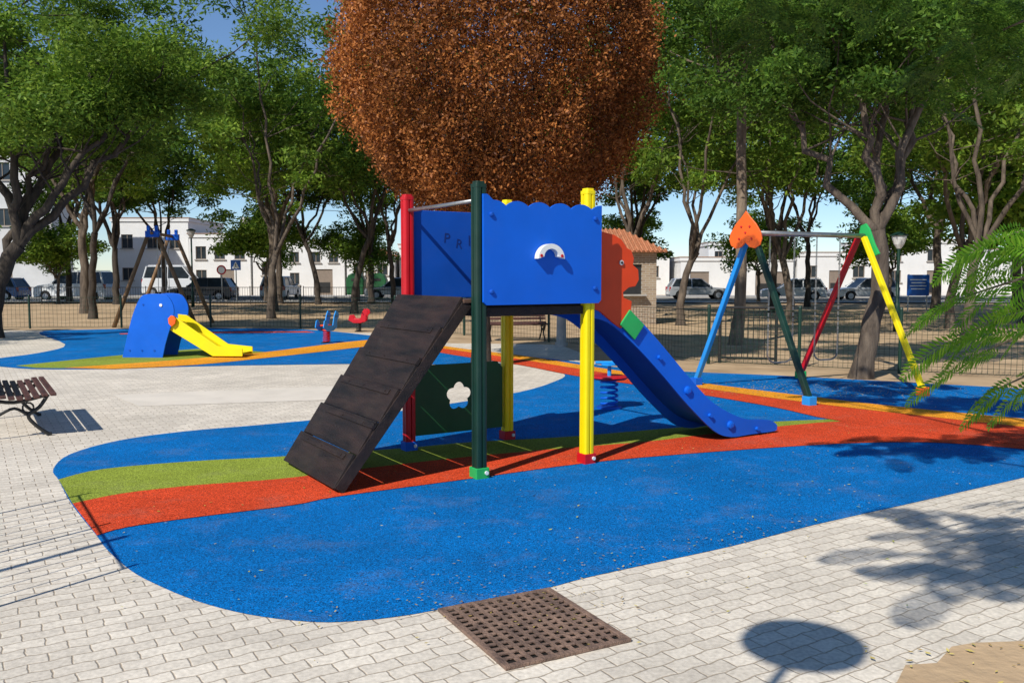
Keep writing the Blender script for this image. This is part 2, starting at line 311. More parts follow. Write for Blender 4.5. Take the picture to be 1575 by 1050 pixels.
# grate
g=thing('drain_grate','rusty square iron drain grate set in the pavers','drain grate',(.084,3.91,0),R(27.5))
mb=MB();mb.prism([(-.31,-.36),(.31,-.36),(.31,.36),(-.31,.36)],.004,.020,holes=[[(-.28,-.33),(.28,-.33),(.28,.33),(-.28,.33)]])
mb.obj('frame',IRON,g,bevel=.003)
mb=MB();mb.box((0,0,.0055),(.56,.66,.002));mb.obj('pit_shade',HOLE_SHADE,g)  # flat dark sheet stands in for shade below the bars, no real depth
mb=MB()
for i in range(1,11): mb.box((-.28+.56*i/11,0,.016),(.020,.66,.006))
for i in range(1,13): mb.box((0,-.33+.66*i/13,.0155),(.56,.020,.006))
mb.obj('grille',IRON,g)
# ------------------------------------------------------------------ play tower
T=thing('play_tower','blue play tower with dark ramp, slide and coloured posts','play tower',(-.26,6.88,0),R(31.9))
def post(x,y,m,foot,name='post'):
    mb=MB()
    prof=[]
    for (sx,sy) in [(1,-1),(1,1),(-1,1),(-1,-1)]:
        if (sx,sy)==(1,-1): an=[-90,-60,-30,0]
        elif (sx,sy)==(1,1): an=[0,30,60,90]
        elif (sx,sy)==(-1,1): an=[90,120,150,180]
        else: an=[180,210,240,270]
        for a in an: prof.append((sx*.027+.023*math.cos(R(a)),sy*.027+.023*math.sin(R(a))))
        nx,ny={(1,-1):(1,0),(1,1):(0,1),(-1,1):(-1,0),(-1,-1):(0,-1)}[(sx,sy)]
        q=.038
        tx,ty=-ny,nx
        prof+= [(nx*.050-tx*.008,ny*.050-ty*.008),(nx*q-tx*.005,ny*q-ty*.005),(nx*q+tx*.005,ny*q+ty*.005),(nx*.050+tx*.008,ny*.050+ty*.008)]
    mb.prism(prof,0.06,2.29)
    p=mb.obj(name,m,T,loc=(x,y,0))
    mb=MB();mb.prism([(a*1.04,b*1.04) for a,b in prof[:4]+prof[8:12]+prof[16:20]+prof[24:28]],2.285,2.315)
    mb.prism([(a*.8,b*.8) for a,b in prof[:4]+prof[8:12]+prof[16:20]+prof[24:28]],2.315,2.335)
    mb.obj('cap',m,p,bevel=.008)
    mb=MB();mb.box((0,0,.045),(.12,.12,.09));mb.obj('foot',foot,p,bevel=.006)
    mb=MB();mb.tube([(.03,-.06,.05),(.03,-.072,.05)],.016,10);mb.obj('bolt',WHT,p)
    return p
post(0,0,GRND,GRNB);post(1.06,0,YEL,REDP);post(0,1.3,REDP,BLUE);post(1.06,1.3,YEL,REDP)
top=[]
N_=66
for i in range(N_+1):
    x=.0+1.15*i/N_; z=2.15+.042*abs(math.sin(math.pi*5.5*i/N_))**.8
    if x<.10: z=max(z,2.235-.9*max(0,x-.04))
    top.append((x,z))
fp=[(.03,1.375),(1.12,1.375),(1.148,1.40)]+list(reversed(top))+[(.0,1.40)]
mb=MB();mb.prism(fp,.053,.075,M=XZ);pan=mb.obj('front_panel',BLUE,T,bevel=.003)
for (x,z) in [(.07,1.48),(.07,2.08),(1.08,1.5),(1.08,2.08)]:
    mb=MB();mb.tube([(x,-.075,z),(x,-.089,z),(x,-.094,z)],[.02,.018,.01],12);mb.obj('bolt',BLUED,T)
arch=[]
for i in range(17):
    a=math.pi*i/16; arch.append((.13*math.cos(a),.135*math.sin(a)))
for i in range(17):
    a=math.pi*(16-i)/16; arch.append((.07*math.cos(a),.02+.07*math.sin(a)))
mb=MB();mb.prism([(x+.6,z*.9+1.74) for x,z in arch],.077,.135,M=XZ);mb.obj('arch_handle',WHT,T,bevel=.014)
for x in(.5,.7):
    mb=MB();mb.tube([(x,-.136,1.765),(x,-.14,1.765)],.013,10);mb.obj('handle_bolt',REDP,T)
mb=MB();mb.prism([(.03,1.40),(1.03,1.40),(1.03,2.2),(.03,2.2)],-1.32,-1.30,M=XZ);mb.obj('rear_panel',BLUED,T,bevel=.006)
INK=pmat('marker_ink',(.003,.03,.2),.6)
def text(s,size,name,mat,parent,M,ext=.001):
    c=bpy.data.curves.new(name,'FONT');c.body=s;c.size=size;c.extrude=ext;c.align_x='CENTER';c.align_y='CENTER'
    o=bpy.data.objects.new('tmp',c);col.objects.link(o);bpy.context.view_layer.update()
    me=bpy.data.meshes.new_from_object(o);bpy.data.objects.remove(o)
    o=bpy.data.objects.new(name,me);me.materials.clear();me.materials.append(mat);col.objects.link(o);o.parent=parent
    o.matrix_local=M;return o
TXM=Matrix.Rotation(R(90),4,'X')
for ch,x,z,s in (('P',.40,1.95,.13),('R',.53,1.90,.12),('I',.64,1.93,.14),('H',.74,1.86,.13),('O',.70,1.70,.11),('T',.80,1.70,.12)):
    text(ch,s,'graffiti',INK,T,Matrix.Translation((x,1.298,z))@TXM@Matrix.Rotation(R(random.uniform(-12,8)),4,'Z'),.0005)
mb=MB();mb.tube([(0,.05,2.19),(0,1.25,2.19)],.017,10);mb.obj('handrail',STEEL,T,smooth=True)
mb=MB();mb.tube([(1.06,.05,2.17),(1.06,1.25,2.17)],.017,10);mb.obj('handrail',STEEL,T,smooth=True)
mb=MB();mb.box((.53,.65,1.37),(1.0,1.24,.04));mb.box((.53,-.0,1.32),(.94,.04,.07));mb.box((.53,1.3,1.32),(.94,.04,.07));mb.box((.0,.65,1.32),(.04,1.18,.07));mb.box((1.06,.65,1.32),(.04,1.18,.07))
mb.obj('deck',WOODD,T,bevel=.004)
fl=[]
for i in range(60):
    a=2*math.pi*i/60; r=.10+.035*abs(math.cos(2.5*a+.0)); fl.append((.52+r*math.cos(a+math.pi/2),.47+r*math.sin(a+math.pi/2)))
mb=MB();mb.prism([(.06,.13),(1.0,.13),(1.0,.72),(.94,.78),(.12,.78),(.06,.72)],-1.31,-1.29,M=XZ,holes=[fl]);mb.obj('flower_panel',GRNP,T,bevel=.003)
# ramp of lapped boards
x0,z0,x1,z1=-1.15,.02,-.05,1.40
L=math.hypot(x1-x0,z1-z0);ang=math.atan2(z1-z0,x1-x0)
MR=Matrix.Translation((x0,0,z0))@Matrix.Rotation(-ang,4,'Y')
mb=MB();seg=6
for i in range(seg):
    a=L*i/seg;b=L*(i+1)/seg
    Mi=MR@Matrix.Translation((a,0,.020))@Matrix.Rotation(R(-5.0),4,'Y')
    mb.box(((b-a)/2,.68,.012+.001*i),(b-a-.008,1.19+.008*(i%2),.026),M=Mi)
mb.obj('ramp',WOODD,T,bevel=.003)
for y in(.085,1.275):
    mb=MB();mb.box((L/2,y,.0),(L-.02,.028,.085),M=MR);mb.obj('ramp_stringer',WOODD,T,bevel=.003)
for i in range(5):
    mb=MB();s=L*(i+1)/seg-.05;mb.box((s,.56 if i%2 else .68,.064),(.045,.98,.030),M=MR)
    for y in(.25,.68,1.0): mb.tube([(s,y,.078),(s,y,.084)],.009,8,M=MR)
    mb.obj('climbing_cleat',WOODD,T,bevel=.003)
mb=MB();mb.box((-.04,.66,1.405),(.12,1.2,.03));mb.obj('ramp_threshold',pmat('worn_wood',(.16,.09,.06),.5,.3,6,stretch=(1,6,1)),T,bevel=.004)
# slide
sl_=bpy.data.objects.new('slide',None);col.objects.link(sl_);sl_.parent=T;sl_.location=(1.06,0,0)
plate_top=[(0,1.46),(.35,1.42),(.62,1.25),(.95,.96),(1.26,.67),(1.55,.42),(1.8,.28),(2.05,.19),(2.28,.165),(2.42,.14),(2.5,.09)]
plate_bot=[(2.5,.04),(2.42,.03),(2.1,.03),(1.85,.03),(1.62,.11),(1.26,.40),(.95,.69),(.62,.98),(.3,1.2),(0,1.26)]
pl=[tuple(p)[:2] for p in cat_rom([(a,b,0) for a,b in plate_top],4)]+[tuple(p)[:2] for p in cat_rom([(a,b,0) for a,b in plate_bot],4)]
for y in(.12,.72):
    mb=MB();mb.prism(pl,-y-.012,-y+.012,M=XZ);mb.obj('side_panel',BLUE,sl_,bevel=.006)
fl_=[(0,1.38),(.3,1.33),(.62,1.12),(.95,.83),(1.26,.54),(1.55,.29),(1.8,.15),(2.05,.09),(2.3,.08),(2.46,.07)]
fc=cat_rom([(a,b,0) for a,b in fl_],4);mb=MB();vs=[]
for p in fc: vs+= [(p.x,.133,p.y),(p.x,.707,p.y),(p.x,.707,p.y-.025),(p.x,.133,p.y-.025)]
fs=[]
for i in range(len(fc)-1):
    for k in range(4): fs.append((i*4+k,i*4+(k+1)%4,(i+1)*4+(k+1)%4,(i+1)*4+k))
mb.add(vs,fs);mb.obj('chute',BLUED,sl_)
for (x,z) in[(1.26,.53),(1.83,.15),(.9,.86),(1.55,.27),(2.2,.08)]:
    mb=MB();mb.tube([(x,.108,z),(x,.085,z),(x,.078,z)],[.042 if x in(1.26,1.83) else .02,.038 if x in(1.26,1.83) else .018,.02],14);mb.obj('bolt',BLUE,sl_)
fas=[(0,1.98),(.2,1.99),(.36,1.96),(.44,1.92),(.5,1.85),(.55,1.83),(.58,1.76),(.57,1.70),(.63,1.66),(.64,1.57),(.60,1.51),(.52,1.5),(.46,1.46),(.47,1.41),(.56,1.38),(.55,1.26),(.44,1.14),(.34,1.2),(.2,1.3),(.0,1.36)]
for y in(.10,.745):
    mb=MB();mb.prism(fas,-y-.012,-y+.012,M=XZ);mb.obj('head_panel',ORG,sl_,bevel=.005)
    mb=MB();M2=Matrix.Translation((.56,y,1.17))@Matrix.Rotation(R(40),4,'Y')
    mb.box((0,-.016,0),(.22,.02,.17),M=M2);mb.obj('joint_plate',GRNB,sl_,bevel=.006)
mb=MB();mb.tube([(.43,.087,1.72),(.43,.075,1.72)],.022,14,mi=0);mb.tube([(.43,.075,1.72),(.43,.07,1.72)],.012,10,mi=1);mb.obj('eye',[LAMPW,DARK],sl_)
# ------------------------------------------------------------------ swing set
def swing(loc,rz):
    S=thing('swing_set','metal swing frame with orange heart panel and coloured legs','swing set',loc,rz)
    Lb=2.03;cols=[(GRND,LBLUE),(YEL,REDP)];hw=1.12;H=2.16
    for i,x in enumerate((0,Lb)):
        for j,sgn in enumerate((-1,1)):
            m=cols[i][j];mb=MB();mb.tube([(x,sgn*.05,H),(x,sgn*hw,.08)],.05,4);l=mb.obj('leg',m,S,bevel=.01)
            mb=MB();mb.box((x,sgn*hw,.06),(.13,.13,.12));mb.obj('foot',[LBLUE,BLUE,ORG2,GRNB][i*2+j],S,bevel=.01)
    mb=MB();mb.tube([(-.05,0,H+.02),(Lb+.05,0,H+.02)],.036,12);mb.obj('crossbar',STEEL,S,smooth=True)
    hp=[(0,.33),(-.07,.24),(-.17,.13),(-.25,.0),(-.27,-.1),(-.24,-.19),(-.16,-.24),(-.07,-.22),(0,-.15),(.07,-.22),(.16,-.24),(.24,-.19),(.27,-.1),(.25,.0),(.17,.13),(.07,.24)]
    hp=[(a*.88,b*.88) for a,b in hp]
    mb=MB();Mh=Matrix.Translation((-.09,0,H+.02))@Matrix.Rotation(R(22),4,'Z')
    mb.prism(hp,-.014,.014,M=Mh@YZ);mb.obj('heart_panel',ORG2,S,bevel=.006)
    cap=[(.07,.15),(-.02,.18),(-.09,.1),(-.19,-.12),(-.28,-.26),(-.18,-.3),(-.06,-.08),(.0,-.03),(.06,-.08),(.11,-.03)]
    mb=MB();mb.prism([(a,b+H+.02) for a,b in cap],Lb+.055,Lb+.085,M=YZ);mb.obj('end_panel',GRNB,S,bevel=.006)
    for(a,b) in((-.06,.08),(.06,.08),(-.09,-.08),(0,.0),(.09,-.08)):
        mb=MB();mb.tube([(-.014,a,b),(-.026,a,b)],.013,8,M=Mh);mb.obj('bolt',REDP,S)
    for cx in(.55,1.4):
        mb=MB();pts=[]
        for k in range(25):
            t=k/24*2-1; z=.42+(abs(t)**3.2)*1.75; x=cx+.22*math.copysign(min(1,abs(t)*2.6)**.7,t)
            pts.append(Vector((x,0,z)))
        P=cat_rom(pts,3);k=0
        for a,b in zip(P[:-1],P[1:]):
            d=(b-a);n=max(1,int(d.length/.045))
            for q in range(n):
                c=a+d*((q+.5)/n);t=d.normalized()
                side=Vector((0,1,0)) if k%2 else t.cross(Vector((0,1,0))).normalized()
                for s_ in(-1,1): mb.tube([c-t*.026+side*.008*s_,c+t*.026+side*.008*s_],.0045,4)
                k+=1
        mb.obj('chain',STEEL,S)
    return S
swing((3.2,11.8,0),math.atan2(.9,1.85))
S=thing('swing_set','tall wooden log swing frame with blue top brackets','swing set',(-11.25,27.6,0),R(97))
for x in(0,2.4):
    for sg in(-1,1):
        mb=MB();mb.tube([(x,sg*.1,3.0),(x,sg*1.25,0)],[.06,.07],10);mb.obj('leg',WOODL,S,smooth=True)
    mb=MB();mb.box((x,0,2.92),(.16,.42,.2));mb.box((x,.12,3.1),(.1,.1,.16));mb.box((x,-.12,3.1),(.1,.1,.16));mb.obj('bracket',BLUE,S,bevel=.02)
mb=MB();mb.tube([(-.1,0,2.95),(2.5,0,2.95)],.05,10);mb.obj('crossbar',WOODL,S,smooth=True)
for cx in(.7,1.6):
    for d in(-.2,.2):
        mb=MB();mb.tube([(cx+d,0,2.9),(cx+d,0,.5)],.01,5);mb.obj('chain',STEEL,S)
    mb=MB();mb.box((cx,0,.48),(.44,.2,.04));mb.obj('seat',TYRE,S,bevel=.01)
# ------------------------------------------------------------------ small slide
S=thing('toddler_slide','small blue slide with yellow chute on blue rubber','slide',(-7.2,17.5,0),R(-4))
el=[(-.46,0),(-.34,.45),(-.22,.85),(-.08,1.15),(.06,1.25),(.42,1.25),(.56,1.14),(.62,.95),(.58,.72),(.5,.5),(.42,.25),(.36,0)]
ep=[tuple(p)[:2] for p in cat_rom([(a,b,0) for a,b in el[:-1]],3)]+[(.36,0)]
for y in(-.32,.32):
    mb=MB();mb.prism(ep,-y-.015,-y+.015,M=XZ);mb.obj('side_panel',BLUE,S,bevel=.008)
mb=MB();mb.box((-.02,0,.62),(.55,.58,.04))
for k in range(3): mb.box((-.36+.05*k,0,.16+.18*k),(.14,.58,.03))
mb.obj('step',WOODD,S)
yp=[(.42,.84),(.6,.82),(1.45,.24),(1.95,.19),(1.95,.04),(1.35,.04),(.42,.6)]
for y in(-.3,.3):
    mb=MB();mb.prism(yp,-y*.9-.014,-y*.9+.014,M=XZ);mb.obj('chute_side',YEL,S,bevel=.006)
mb=MB();fc=[(.3,.7),(.55,.7),(1.4,.14),(1.93,.1)]
for a,b in zip(fc[:-1],fc[1:]): mb.add([(a[0],-.25,a[1]),(a[0],.25,a[1]),(b[0],.25,b[1]),(b[0],-.25,b[1])],[(0,1,2,3)])
mb.obj('chute',YEL,S)
mb=MB();mb.prism([(.5,.78),(.56,.84),(.62,.83),(.66,.77),(.64,.68),(.57,.62),(.51,.68)],.335,.355,M=XZ);mb.obj('joint_plate',ORG2,S,bevel=.006)
mb=MB();mb.tube([(.36,-.336,1.04),(.36,-.35,1.04)],.03,14);mb.obj('eye',WHT,S)
for x,z in((-.3,.15),(-.05,.15),(.2,.15),(0,1.05)):
    mb=MB();mb.tube([(x,-.336,z),(x,-.345,z)],.02,10);mb.obj('bolt',BLUED,S)
# ------------------------------------------------------------------ spring riders
def spring(mb,h,r=.09,z0=.03,turns=6,mi=0,t=.016):
    pts=[(r*math.cos(a),r*math.sin(a),z0+(h-z0)*a/(2*math.pi*turns)) for a in np.linspace(0,2*math.pi*turns,turns*12)]
    mb.tube(pts,t,6,mi)
S=thing('spring_rider','red disc spring rider with blue coil spring','spring rider',(1.18,10.56,0))
mb=MB();spring(mb,.36,.1,turns=5,t=.014);mb.obj('spring',BLUE,S,smooth=True)
mb=MB();mb.tube([(0,0,0.005),(0,0,.03)],.15,20);mb.obj('base',BLUED,S)
mb=MB();mb.tube([(0,0,.36),(0,0,.385),(0,0,.40)],[.2,.24,.235],28);mb.obj('seat',REDP,S,bevel=.006)
mb=MB();mb.tube([(0,0,.4),(0,0,.55)],.025,10);mb.tube([(-.17,0,.56),(.17,0,.56)],.02,10);mb.tube([(0,0,.53),(0,0,.55)],.1,16);mb.obj('handlebar',LBLUE,S)
def rider(loc,rz,body,body2,label,spr,sc=1):
    S=thing('spring_rider',label,'spring rider',loc,rz);S.scale=(sc,)*3
    mb=MB();spring(mb,.34,.09);mb.obj('spring',spr,S,smooth=True)
    prof=[(-.35,.42),(-.3,.6),(-.22,.62),(-.12,.46),(.1,.46),(.18,.72),(.26,.84),(.38,.8),(.4,.68),(.32,.6),(.3,.4),(.12,.32),(-.15,.32)]
    for y in(-.12,.12):
        mb=MB();mb.prism(prof,-y-.014,-y+.014,M=XZ);mb.obj('side_panel',body,S,bevel=.006)
    mb=MB();mb.box((-.05,0,.47),(.26,.22,.04));mb.box((0,0,.35),(.2,.22,.03));mb.obj('seat',body2,S,bevel=.008)
    mb=MB();mb.tube([(.2,-.22,.7),(.2,.22,.7)],.014,8);mb.obj('handlebar',DARK,S)
    mb=MB();mb.tube([(0,0,.0),(0,0,.03)],.15,16);mb.obj('base',DARK,S)
rider((-4.45,21.0,0),R(70),LBLUE,ORG,'blue and orange spring rider with coil spring on rubber',REDP,.92)
rider((-4.45,25.4,0),R(-10),REDP,REDP,'red animal spring rider beside wire fence',DARK,.8)
# ------------------------------------------------------------------ benches
def bench(loc,rz,Lb=1.7,label='slatted wooden bench with black cast iron legs'):
    B=thing('park_bench',label,'bench',loc,rz)
    mb=MB()
    for i in range(8):
        t=i/7;x=.34-.51*t;z=.45-.05*math.sin(math.pi*t)+(.0 if i else -.02);mb.box((x,0,z),(.055,Lb,.028))
    mb.obj('seat',WOODB,B,bevel=.006)
    mb=MB()
    for i in range(5):
        z=.54+.075*i;x=-.24-.035*i;mb.box((x,0,z),(.026,Lb,.058))
    mb.obj('backrest',WOODB,B,bevel=.006)
    for y in(-Lb/2+.12,Lb/2-.12):
        mb=MB()
        mb.tube([tuple(p) for p in cat_rom([(.3,y,.42),(.22,y,.3),(.12,y,.22),(.18,y,.12),(.28,y,.03),(.32,y,.02)],4)],.02,6)
        mb.tube([tuple(p) for p in cat_rom([(-.42,y,.9),(-.3,y,.6),(-.2,y,.4),(-.14,y,.24),(-.26,y,.1),(-.36,y,.02)],4)],.02,6)
        mb.tube([tuple(p) for p in cat_rom([(-.24,y,.41),(0,y,.36),(.3,y,.42)],4)],.018,6)
        mb.tube([tuple(p) for p in cat_rom([(-.14,y,.24),(0,y,.3),(.12,y,.22)],4)],.015,6)
        mb.tube([(.12+.05*math.cos(a),y,.3+.05*math.sin(a)) for a in np.linspace(0,6.2,12)],.01,5)
        mb.obj('leg',DARK,B,smooth=True)
    return B
bench((-5.30,9.2,0),R(31.9))
bench((.1,21.9,0),R(-80),1.6,'red brown slatted bench beside the wire fence')
# ------------------------------------------------------------------ fences
def fence(p,q,h,label,posts,step=.1,mat=GRND,wr=.004):
    p=Vector((*p,0));q=Vector((*q,0));d=q-p;Lf=d.length
    F=thing('wire_mesh_fence',label,'fence',tuple(p),math.atan2(d.y,d.x))
    mb=MB();n=int(Lf/step)
    for i in range(n+1): mb.tube([(Lf*i/n,0,.05),(Lf*i/n,0,h)],wr,3,cap=False)
    m_=int((h-.05)/step/1.0)
    for i in range(m_+1): mb.tube([(0,0,.05+(h-.05)*i/m_),(Lf,0,.05+(h-.05)*i/m_)],wr*(1.6 if i in(0,m_) else 1),3,cap=False)
    mb.obj('mesh',mat,F)
    for i in range(posts):
        mb=MB();x=Lf*i/(posts-1);mb.tube([(x,0,0),(x,0,h+.06)],.03,8);mb.tube([(x,0,h+.06),(x,0,h+.09)],[.035,.02],8);mb.obj('post',mat,F)
    return F
fence((-17.5,26.6),(-9.5,27.6),.95,'low green wire mesh fence along the sandy park ground',4,.12)
fence((-9.5,27.6),(-3.5,26.2),.95,'low green wire mesh fence beside the rubber play area',3,.12)
fence((-3.5,26.2),(.9,21.4),.95,'green wire mesh fence behind the slatted bench',3,.11)
fence((.9,21.4),(3.6,16.0),.98,'green wire mesh fence behind the spring rider',3,.1)
fence((3.6,16.0),(6.4,14.4),1.0,'green wire mesh fence behind the swing frame',3,.08)
fence((6.4,14.4),(10.5,12.4),1.0,'green wire mesh fence near the feathery leaves',3,.08)
def railing(loc,rz,Lr,label,group,br=.01):
    F=thing('metal_railing',label,'railing',loc,rz,group);n=int(Lr/.145)
    mb=MB()
    for i in range(n+1): mb.tube([(i*Lr/n,0,.1),(i*Lr/n,0,.95)],br,4,cap=False)
    mb.obj('bar',DARK,F)
    for z in(.97,.12):
        mb=MB();mb.tube([(0,0,z),(Lr,0,z)],br*1.8,6);mb.obj('rail',DARK,F)
    for i in range(3):
        mb=MB();mb.tube([(i*Lr/2,0,0),(i*Lr/2,0,1.05)],br*2.5,6);mb.obj('post',DARK,F)
for k in range(5): railing((-36+6*k,50.5,0),0,5.85,'dark metal bar railing beside the road','railings along the street')
railing((-3.75,5.4,0),math.atan2(-1.55,1.0),1.9,'dark metal bar railing on the pavement beside rubber',None,.0045)
G_=thing('fence_gate','dark metal gate panel in the wire fence','gate',(3.85,16.2,0),R(-15))
mb=MB();mb.tube([(0,0,0),(0,0,1.05)],.03,8);mb.tube([(1.0,0,0),(1.0,0,1.05)],.03,8);mb.tube([(0,0,1.03),(1.0,0,1.03)],.025,8);mb.tube([(0,0,.1),(1,0,.1)],.025,8);mb.obj('frame',DARK,G_)
for i in range(1,10):
    mb=MB();mb.tube([(i*.1,0,.1),(i*.1,0,1.03)],.008,5);mb.obj('bar',DARK,G_)
B=thing('concrete_bollard','short grey concrete bollard by the fence','bollard',(1.14,20.2,0))
mb=MB();mb.tube([(0,0,0),(0,0,.7),(0,0,.76)],[.12,.11,.07],12);mb.obj('shaft',KERB,B);mb=MB();mb.tube([(0,0,.0),(0,0,.08)],.15,12);mb.obj('base',KERB,B)
# ------------------------------------------------------------------ trees
def bez(p0,p1,p2,n=7,wob=0,rg=random):
    out=[]
    for i in range(n+1):
        t=i/n;p=Vector(p0)*(1-t)**2+Vector(p1)*2*t*(1-t)+Vector(p2)*t*t
        if 0<i<n and wob:p+=Vector((rg.uniform(-wob,wob),rg.uniform(-wob,wob),rg.uniform(-wob,wob)))
        out.append(p)
    return out
def jac(name,label,loc,seed,H=12,fork=3.0,r=.28,spread=4.5,cbase=5.0,nl=5,leaf=.2,per=260,lean=(0,0),mat=L_A,bark=BARK,group='park trees',limbs=None,csz=1.0,rz=0,nsub=9):
    rg=random.Random(seed);Tn=thing(name,label,'tree',loc,rz,group)
    mb=MB();fk=Vector((lean[0],lean[1],fork))
    tr=bez((0,0,-.1),(lean[0]*.2+rg.uniform(-.3,.3),lean[1]*.2,fork*.5),fk,7,.05,rg)
    mb.tube(tr,[r*1.45]+[r*(1.06-.04*i) for i in range(1,8)],12,cap=False)
    cs=[];rs=[]
    ends=limbs or []
    if not limbs:
        a0=rg.uniform(0,6.28)
        for i in range(nl):
            a=a0+i*6.283/nl+rg.uniform(-.4,.4);q=rg.uniform(.3,.75)*spread
            ends.append((lean[0]+q*math.cos(a),lean[1]+q*math.sin(a),rg.uniform(.6,.92)*H))
    for E in ends:
        E=Vector(E);mid=fk+(E-fk)*.4+Vector((rg.uniform(-.9,.9),rg.uniform(-.7,.7),rg.uniform(.0,.9)))
        st=tr[rg.choice([-1,-1,-2])]
        P=bez(st,mid,E,12,.13,rg);rr=r*rg.uniform(.45,.62)
        mb.tube(P,[rr*(1-.067*i) for i in range(13)],8,cap=False)
        for k in range(nsub):
            i=rg.randint(4,12);b=P[i]
            a=rg.uniform(0,6.28);d=rg.uniform(.7,2.9)*spread/4.5
            c=b+Vector((d*math.cos(a),d*math.sin(a),rg.uniform(-.3,2.0)))
            if c.z<cbase: c.z=cbase+rg.uniform(0,1.0)
            mb.tube(bez(b,(b+c)/2+Vector((rg.uniform(-.4,.4),rg.uniform(-.4,.4),-.1)),c,5,.06,rg),[rr*.25*(1-.15*j) for j in range(6)],5,cap=False)
            cs.append(c);s=rg.uniform(.6,1.25)*csz;rs.append((s,s,s*rg.uniform(.45,.75)))
        cs.append(E);rs.append((1.1*csz,1.1*csz,.8*csz))
    mb.obj('trunk',bark,Tn,smooth=True)
    P=clumps(cs,rs,per,seed,.5);leafmesh('crown',P,leaf,mat,Tn,seed,aspect=.38,flat=.25)
    return Tn
tA=jac('jacaranda_tree','tall jacaranda with forked bare limbs and airy crown',(-11.12,40.8,0),11,H=13,fork=3.6,r=.2,spread=5.5,cbase=5.4,nl=5,leaf=.23,per=300,nsub=11)
tB=jac('jacaranda_tree','tall park tree with sinuous limbs over sandy ground',(-22.67,50.3,0),12,H=14,fork=3.2,r=.19,spread=6.2,cbase=5.8,nl=6,mat=L_B,bark=BARKD,leaf=.26,per=320,nsub=11)
tC=jac('jacaranda_tree','slender dark trunked park tree with feathery crown',(-6.83,37.9,0),13,H=12,fork=3.2,r=.14,spread=5,cbase=5.0,nl=5,lean=(.7,0),bark=BARKD,mat=L_B,leaf=.21,per=300,nsub=11)
tD=jac('jacaranda_tree','leaning park tree with light green feathery leaves',(5.55,28.8,0),14,H=11,fork=2.4,r=.13,spread=4.2,cbase=4.5,nl=5,lean=(.5,0),bark=BARK,leaf=.18,per=320,nsub=10)
spec=[(tB,-21.2,53.6,.9,40),(tA,-13.54,51.1,1.0,100),(tC,-11.1,50.3,1.1,170),(tC,-5.5,40.8,.9,260),(tA,-18.5,38,1.0,200),(tD,4.1,33.2,1.15,30),
 (tB,11.7,39.3,.9,80),(tA,19.0,39.3,1.0,150),(tD,19.1,33.2,1.2,210),(tB,-2.8,46,1.0,320),(tC,2.1,42,1.1,10),(tD,9.5,30,1.05,120),(tD,13.5,27,1.1,300),
 (tB,27,47,1.1,190),(tC,15.5,46,1.05,75),(tB,-32,48,1.1,130),(tC,-15.8,33,1.0,310),(tD,11.2,21.5,1.0,35),(tD,-9.2,33.5,1.15,70),
 (tA,-17.2,18.2,.62,25),(tB,6.5,47,.95,220),(tB,-8.5,53,1.0,15),(tB,22,52,1.0,260),(tB,-27,53.5,1.0,300)]
for s,x,y,sc,rz in spec: copything(s,(x,y,0),R(rz),sc)
bs=jac('bushy_tree','small bushy bright green street tree near houses',(-15.2,54.3,0),41,H=6,fork=1.8,r=.12,spread=2.6,cbase=2.6,nl=5,leaf=.26,per=260,group='small street trees',csz=1.1)
for x,y,sc,rz in((-26.5,51.3,.8,50),(6.5,52,.9,200),(21.5,50,1,90),(-36,53,1.1,10),(28,44,1.1,150),(17.5,30,1.15,30),(15,53.5,.9,120),(-9.5,54.2,.85,240)): copything(bs,(x,y,0),R(rz),sc)
jac('jacaranda_tree','dark trunked park tree leaning over the rubber play area',(-13.5,22.7,0),21,H=9,fork=2.4,r=.23,spread=4.5,cbase=4.9,leaf=.13,per=1150,lean=(.8,0),mat=L_A,bark=BARKD,
 limbs=[(-1.5,0,7.0),(.8,-.5,8),(2.8,.5,7),(4.2,0,6.3),(2,2,7.5),(5.2,1.5,7.2)],csz=.95,group=None,nsub=11)
jac('jacaranda_tree','park tree with pale trunk and dark forked limbs behind swing',(5.49,13.75,0),22,H=8,fork=2.3,r=.15,spread=2.8,cbase=4.3,leaf=.1,per=900,lean=(.2,0),mat=L_B,bark=BARK,
 limbs=[(-.7,0,5.6),(.3,.3,6.2),(1.0,.4,5.6),(-1.3,.8,6.0),(1.7,.5,6.2)],csz=.65,group=None,nsub=11)
jac('slender_tree','tall straight slender trunk rising into the canopy',(5.23,20.5,0),23,H=9,fork=6.2,r=.13,spread=3,cbase=5.4,leaf=.14,per=480,mat=L_B,bark=BARKL,group=None)
# brown tree
BT=thing('brown_leaved_tree','round tree with dense dry reddish brown leaves','tree',(-.55,15.4,0))
mb=MB();mb.tube([(0,0,-.05),(.02,0,.8),(0,0,1.8),(.03,0,2.6)],[.2,.15,.14,.14],12,cap=False)
rg=random.Random(5)
for i in range(60):
    a=rg.uniform(0,6.28);q=rg.uniform(.1,.9)**.6
    e2=Vector((.3+2.1*q*math.cos(a),2.1*q*math.sin(a),rg.uniform(4.4,8.0)))
    mb.tube(bez((0,0,2.0+rg.uniform(0,.7)),(e2.x*.6,e2.y*.6,3.5),e2,7,.05,rg),[.05,.045,.038,.03,.024,.018,.012,.006],5,cap=False)
mb.obj('trunk',BARKD,BT,smooth=True)
g_=np.random.default_rng(3);n=290000
t=g_.uniform(0,1,n)**1.0;ph=g_.uniform(0,2*math.pi,n)
z=2.72+5.9*t
prof=np.interp(t,[0,.05,.15,.3,.42,.6,.8,1],[1.0,1.65,2.15,2.58,2.72,2.6,1.9,.3])
lump=1+.04*np.sin(ph*5+z*2.1)+.04*np.sin(ph*9-z*3.7+1)+.04*np.sin(ph*15+z*6.1)+.035*np.sin(ph*27-z*9)
